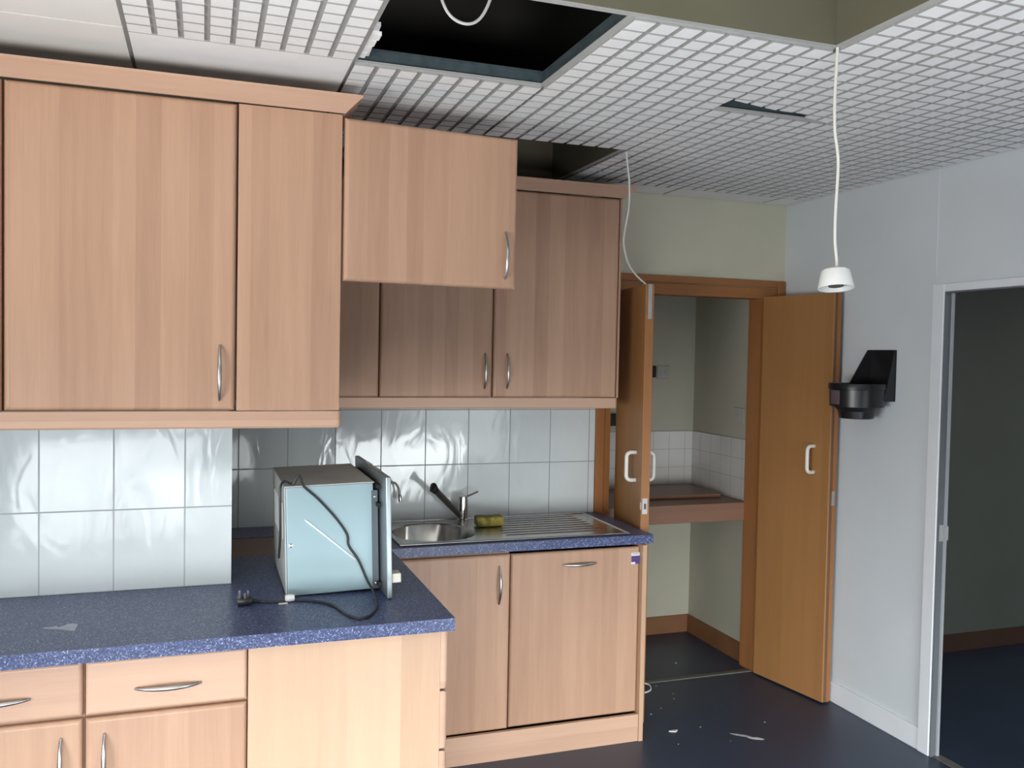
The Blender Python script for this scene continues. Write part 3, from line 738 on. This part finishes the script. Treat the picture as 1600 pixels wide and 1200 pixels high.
mb = MB(); mb.box(-1.258, -1.212, -1.252, -1.205, .9107, .934, r=.006, seg=2); mb.tube([(-1.215, -1.228, .920), (-1.186, -1.228, .915)], [.008, .0045], n=10)
pg = mb.build('plug', M['black'], mw); pg['label'] = 'black three pin plug lying pins up'
mb = MB(); mb.box(-1.2535, -1.2475, -1.238, -1.230, .933, .957); mb.box(-1.238, -1.232, -1.245, -1.239, .933, .950); mb.box(-1.228, -1.222, -1.222, -1.216, .933, .951)
mb.build('pin', M['chrome'], pg)

# scrap of clear film on the worktop
mb = MB(); n = 14; top = []; bot = []
for i in range(n + 1):
    t = i / n; x = -1.775 + t * .085; y = -1.325 - t * .035
    wv = .004 + .016 * t * (1 + .5 * math.sin(9 * t)); z = WT + .0015 + .007 * abs(math.sin(5.5 * t)) * t
    top.append((x + .008 * math.sin(7*t), y + wv, z + .004 * t * abs(math.sin(13*t)))); bot.append((x, y - wv * .5, WT + .001))
for i in range(n):
    mb.poly([bot[i], bot[i+1], top[i+1], top[i]])
o = tag(mb.build('plastic_scrap', M['film'], origin=(-1.73, -1.34, WT)), 'crumpled scrap of clear plastic film on the foreground worktop', 'scrap')
sol = o.modifiers.new('thickness', 'SOLIDIFY'); sol.thickness = .0006; sol.offset = 1

# ------------------------------------------------------------------ cupboard doors
def d_handle(parent, c, out, xf=None, hgt=.150, dep=.046):
    """white D pull; c = centre on the face, out = direction away from the face"""
    c = Vector(c); o = Vector(out); z = Vector((0, 0, 1)); r = .022
    pts = [c + z * (hgt/2 - .010)]
    for k in range(6):
        a = k / 5 * PI / 2; pts.append(c + o * (dep - r + r * math.sin(a)) + z * (hgt/2 - .010 - r + r * math.cos(a)))
    for k in range(6):
        a = k / 5 * PI / 2; pts.append(c + o * (dep - r + r * math.cos(a)) - z * (hgt/2 - .010 - r + r * math.sin(a)))
    pts.append(c - z * (hgt/2 - .010))
    mb = MB(xf); mb.tube(pts, .0095, n=12)
    return mb.build('handle', M['white_nylon'], parent)
def leaf(label, hinge, free, side, group=None):
    """door leaf from its hinge point to its free point on the visible face; thickness goes to +side"""
    h = Vector((*hinge, 0)); f = Vector((*free, 0)); d = f - h; L = d.length; ang = math.atan2(d.y, d.x)
    xf = Matrix.Translation(h) @ Matrix.Rotation(ang, 4, 'Z')     # local +X runs hinge -> free, local +Y = into +X side of room
    root = thing('door_%d' % side, label, 'door', (hinge[0], hinge[1], .008)); root['kind'] = 'structure'
    MB(xf).box(0, L, 0, .040, .008, 2.028, r=.0015, seg=1).build('panel', M['oak'], root)
    return root, xf, L
root, xf, L = leaf('left leaf of the brown cupboard doors, standing open edge on beside the sink', (.612, -.014), (.533, -.452), 1)
MB(xf).box(L, L + .0005, .003, .037, .0085, 2.0275).build('edge_strip', M['oak_frame'], root)
d_handle(root, (L * .80, 0, 1.187), (0, -1, 0), xf); d_handle(root, (L * .80, .040, 1.187), (0, 1, 0), xf)
mb = MB(xf); mb.box(L + .0003, L + .003, .011, .029, 1.87, 2.028); mb.box(L + .003, L + .006, .015, .025, 1.945, 1.975); mb.box(L + .003, L + .007, .016, .024, 1.89, 1.90)
o = mb.build('flush_bolt', M['zinc'], root); o['label'] = 'silver flush bolt at the top of the edge'
mb = MB(xf); mb.box(L - .004, L + .003, .006, .030, .978, 1.050); mb.box(L - .016, L + .0, -.002, .012, .998, 1.032); mb.box(L + .003, L + .0045, .014, .024, 1.0, 1.026, mi=1)
o = mb.build('latch_keep', [M['zinc'], M['gap']], root); o['label'] = 'silver latch keep set into the edge'
root, xf, L = leaf('right leaf of the brown cupboard doors, swung open against the pale wall', (1.450, -.045), (1.532, -.502), 2)
MB(xf).box(L + .0002, L + .004, .024, .048, .0085, 2.0275).build('edge_strip', M['oak_frame'], root)
MB(xf).box(L + .0002, L + .001, .009, .0239, .0085, 2.0275).build('rebate', M['gap'], root)
d_handle(root, (L * .79, 0, 1.205), (0, -1, 0), xf)
mb = MB(xf); mb.box(L + .003, L + .006, .018, .038, .985, 1.055)
o = mb.build('latch_plate', M['zinc'], root); o['label'] = 'small steel latch plate in the edge'

# ------------------------------------------------------------------ inside the cupboard
sh = thing('cupboard_shelf', 'reddish brown deep shelf across the open cupboard', 'shelf', (.9, .41, .807))
MB().box(.302, 1.498, .118, .718, .885, .905).build('top', M['shelfwood'], sh)
MB().box(.302, 1.498, .100, .118, .807, .9055, r=.002, seg=1).build('fascia', M['shelfwood'], sh)
xf = Matrix.Translation((1.22, .46, .906)) @ Matrix.Rotation(math.radians(-1), 4, 'Z')
tag(MB(xf).box(-.24, .215, -.17, .235, 0, .020, r=.0015, seg=1).build('loose_board', M['shelfwood'], origin=(1.22, .46, .906)), 'loose brown board lying on the cupboard shelf', 'board')
tag(MB().box(.302, 1.498, .712, .7195, .9062, 1.248).build('trim_12', M['tile_cup']), 'small white tiles on the back wall above the cupboard shelf', 'splashback', kind='structure')
tag(MB().box(1.4925, 1.4995, .12, .7115, .9062, 1.248).build('trim_13', M['tile_cup_side']), 'small white tiles on the side wall above the cupboard shelf', 'splashback', kind='structure')
sw = thing('light_switch', 'double switch plate on the back wall inside the cupboard', 'switch', (1.281, .72, 1.607))
MB().box(1.240, 1.322, .712, .7198, 1.567, 1.648, r=.003, seg=2).build('plate', M['switch'], sw)
for x in (1.262, 1.300): MB().box(x - .008, x + .008, .709, .712, 1.592, 1.622, r=.002, seg=1).build('rocker', M['switch'], sw)
sw = thing('light_switch', 'single socket plate on the side wall inside the cupboard', 'switch', (1.4998, .215, 1.378))
MB().box(1.491, 1.4998, .170, .262, 1.335, 1.421, r=.003, seg=2).build('plate', M['switch'], sw)
MB().box(1.488, 1.491, .207, .225, 1.362, 1.392, r=.002, seg=1).build('rocker', M['switch'], sw)
tag(MB().box(1.196, 1.226, .700, .7198, 1.575, 1.645, r=.004, seg=2).build('wall_box', M['blackmatt'], origin=(1.21, .7198, 1.61)), 'dark box beside the double switch, half hidden by the left leaf', 'box')
tag(MB().box(.915, .985, .68, .7198, 1.285, 1.355, r=.004, seg=2).build('wall_box', M['blackmatt'], origin=(.95, .7198, 1.32)), 'black box glimpsed through the hinge gap of the left leaf', 'box')

# ------------------------------------------------------------------ right wall bracket
bk = thing('wall_bracket', 'black plastic holder with a round cup fixed to the pale right wall', 'holder', (XW, -.735, 1.59))
mb = MB(); mb.box(XW - .010, XW, -.838, -.672, 1.515, 1.750, r=.002, seg=1)
mb.prism([(XW - .006, -.682, 1.749), (XW - .024, -.682, 1.749), (1.490, -.682, 1.595), (1.490, -.682, 1.52), (XW - .006, -.682, 1.52)], (0, .008, 0))
mb.prism([(XW - .006, -.838, 1.749), (XW - .012, -.838, 1.749), (1.560, -.838, 1.575), (1.535, -.838, 1.515), (XW - .006, -.838, 1.515)], (0, .008, 0))
mb.box(1.50, XW - .006, -.830, -.682, 1.515, 1.523)
mb.build('back_plate', M['black'], bk)
cc = (1.484, -.735, 0)
cup = MB().lathe(cc, [(.124, 1.594), (.126, 1.588), (.126, 1.568), (.122, 1.566), (.119, 1.488), (.088, 1.486), (.076, 1.436), (.070, 1.432), (0, 1.432)], n=40, cap0=False, cap1=False)
cup.lathe(cc, [(.124, 1.594), (.118, 1.590), (.110, 1.50), (.07, 1.45), (0, 1.45)], n=40, cap0=False, cap1=False)
cp = cup.build('cup', M['black'], bk)
mb = MB(); ring0 = []; a0, a1 = math.radians(166), math.radians(193)
n = 6
for i in range(n):
    p = a0 + (a1-a0)*i/n; q = a0 + (a1-a0)*(i+1)/n; R = .1225
    mb.poly([(cc[0]+R*math.cos(p), cc[1]+R*math.sin(p), 1.498), (cc[0]+R*math.cos(q), cc[1]+R*math.sin(q), 1.498), (cc[0]+(R+.0008)*math.cos(q), cc[1]+(R+.001)*math.sin(q), 1.562), (cc[0]+(R+.0008)*math.cos(p), cc[1]+(R+.001)*math.sin(p), 1.562)])
s = mb.build('label_sticker', M['mauve'], cp); s['label'] = 'dull mauve label on the cup'

# ------------------------------------------------------------------ pendant and loose wire
pd = thing('pendant_lampholder', 'white lampholder without a bulb hanging on a long flex', 'pendant light', (.250, -2.05, H))
MB().tube(spline([(.249, -2.05, H + .003), (.247, -2.05, 2.475), (.245, -2.05, 2.41), (.248, -2.05, 2.321), (.258, -2.05, 2.27), (.263, -2.05, 2.219), (.259, -2.05, 2.102), (.260, -2.05, 2.024), (.268, -2.05, 1.966), (.268, -2.05, 1.938)], 5), .0042, n=10).build('flex', M['white_cord'], pd)
lxf = Matrix.Translation((.2645, -2.05, 1.944)) @ Matrix.Rotation(math.radians(-9), 4, 'X') @ Matrix.Rotation(math.radians(3), 4, 'Y') @ Matrix.Translation((-.2645, 2.05, -1.944))
mb = MB(lxf); lc = (.2645, -2.05, 0)
mb.lathe(lc, [(.006, 1.946), (.030, 1.9445), (.0375, 1.940), (.039, 1.934), (.0475, 1.893), (.0465, 1.891), (.043, 1.892), (.036, 1.930), (.0, 1.934)], n=36, cap0=True, cap1=False)
sh_ = mb.build('shade_skirt', M['white_plastic'], pd)
MB(lxf).lathe(lc, [(.0, 1.897), (.020, 1.897), (.021, 1.932), (0, 1.933)], n=24, cap0=False, cap1=False).build('bulb_socket', M['black'], pd)
wire = spline([(.262, -.760, 2.545), (.280, -.74, 2.494), (.306, -.71, 2.423), (.322, -.68, 2.326), (.325, -.64, 2.229), (.343, -.60, 2.174), (.396, -.54, 2.107), (.462, -.49, 2.061), (.535, -.440, 2.0305)], 6)
tag(MB().tube(wire, .0042, n=8).build('loose_wire', M['white_cord'], origin=(.30, -.74, 2.5)), 'loose white wire drooping from the ceiling gap to the left cupboard leaf', 'wire')
tag(MB().tube(spline([(.70, .02, .012), (.765, -.02, .018), (.812, -.055, .014), (.80, -.10, .006), (.755, -.125, .005), (.70, -.12, .005)], 5), .0042, n=8).build('loose_cable', M['white_cord'], origin=(.75, -.06, 0)), 'short white cable loop on the floor behind the left cupboard leaf', 'cable')

# ------------------------------------------------------------------ debris on the floor
def flake(x, y, r, label, m='chip', sx=1.0, rot=0.0, h=.003, name='paint_flake', group=None, half=False):
    mb = MB(Matrix.Translation((x, y, .0004)) @ Matrix.Rotation(rot, 4, 'Z'))
    n = 9; ring = []
    for k in range(n):
        a = 2*PI*k/n; rr = r * random.uniform(.75, 1.15); yy = math.sin(a) * rr
        if half and yy > 0: yy *= .25
        ring.append((math.cos(a) * rr * sx, yy, 0))
    mb.rings([ring, [(p[0]*.85, p[1]*.85, h) for p in ring]], smooth=False)
    return tag(mb.build(name, M[m], origin=(x, y, 0)), label, 'debris', group)
flake(.668, -.561, .018, 'half round white flake on the navy floor, largest of the chips', sx=1.5, half=True)
flake(.940, -.690, .012, 'upper chalky white scuff streak on the navy floor by the right leaf', m='scuff', sx=4.2, rot=-.62, h=.0008, name='scuff_mark')
flake(.985, -.740, .014, 'lower bright scuff streak on the navy floor by the right leaf', m='chip', sx=2.8, rot=-.55, h=.0008, name='scuff_mark')
for i, (x, y, r) in enumerate([(.66, -.365, .0055), (.74, -.315, .005), (.86, -.23, .004), (.89, -.17, .004), (.81, -.56, .004), (.62, -.69, .004), (.86, -.73, .003), (1.13, .22, .007), (.86, -.05, .007), (1.13, -.60, .005)]):
    flake(x, y, r, 'tiny pale speck of debris scattered on the navy floor around the cupboard doors', m='chip' if i in (0, 7) else 'scuff', h=.001, name='debris_speck', group='tiny floor specks')

# ------------------------------------------------------------------ light
def area(name, loc, tilt, turn, sx, sy, power, col, spread=180):
    l = bpy.data.lights.new(name, 'AREA'); l.shape = 'RECTANGLE'; l.size = sx; l.size_y = sy; l.energy = power; l.color = col
    l.spread = math.radians(spread)
    o = bpy.data.objects.new(name, l); COL.objects.link(o); o.location = loc
    o.rotation_euler = (PI/2 + math.radians(tilt), 0, math.radians(turn)); return o
SKY = (.93, .98, 1.0); GROUND = (1.0, .98, .94)
K = 20.0
# daylight standing in the glazed openings: sky light slants down, ground light slants up
for nm, x, y, z, tilt, turn, sp, p, c in (
    ('front_window_sky', -1.1, -4.9, .50, -45, 0, 120, 2.09, SKY), ('front_window_sky', .5, -4.9, .50, -45, 0, 120, 6.26, SKY),
    ('front_window_sky', -2.0, -4.9, .65, -28, -20, 90, 2.12, SKY), ('front_window_sky', -2.7, -4.9, 1.35, -28, 0, 120, .27, SKY),
    ('front_window_ground', -1.1, -4.9, .50, 60, 0, 90, 2.3, GROUND), ('front_window_ground', .5, -4.9, .50, 60, 0, 90, .35, GROUND),
    ('front_window_level', 1.2, -4.9, 1.0, 0, 20, 120, .27, SKY),
    ('side_window_ground', -3.5, -3.2, 1.3, 35, -75, 110, 1.9, GROUND), ('side_window_sky', -3.5, -4.3, 1.3, -28, -55, 120, .39, SKY), ('side_window_sky', -3.4, -4.0, .80, -28, -55, 120, 2.64, SKY)):
    area(nm, (x, y, z), tilt, turn, 1.2, .9, K * p, c, sp)
area('hall_fill_light', (3.3, -2.2, 2.58), -90, 0, .6, .6, 26, (1, .98, .94))  # added fill light to lift the dark hall
wd = bpy.data.worlds.new('World'); scene.world = wd; wd.use_nodes = True
bg = wd.node_tree.nodes['Background']; bg.inputs[0].default_value = (.75, .85, 1, 1); bg.inputs[1].default_value = 0.08

# ------------------------------------------------------------------ camera
YAW, PITCH, ROLL, F = 0.3373771, -0.0329800, 0.0192007, 1374.262
fwd = Vector((math.sin(YAW)*math.cos(PITCH), math.cos(YAW)*math.cos(PITCH), math.sin(PITCH)))
rt = Vector((math.cos(YAW), -math.sin(YAW), 0)); up = rt.cross(fwd)
R_ = rt * math.cos(ROLL) + up * math.sin(ROLL); U_ = -rt * math.sin(ROLL) + up * math.cos(ROLL)
cam = bpy.data.cameras.new('camera'); co = bpy.data.objects.new('camera', cam); COL.objects.link(co)
m3 = Matrix((R_, U_, -fwd)).transposed()
co.matrix_world = Matrix.Translation((-1.358572, -4.031877, 1.694354)) @ m3.to_4x4()
cam.sensor_width = 36; cam.lens = F / 1600 * 36; cam.clip_start = .01
scene.camera = co
vs = scene.view_settings; vs.view_transform = 'Standard'; vs.look = 'None'; vs.gamma = 1; vs.use_curve_mapping = False
vs.exposure = -0.32
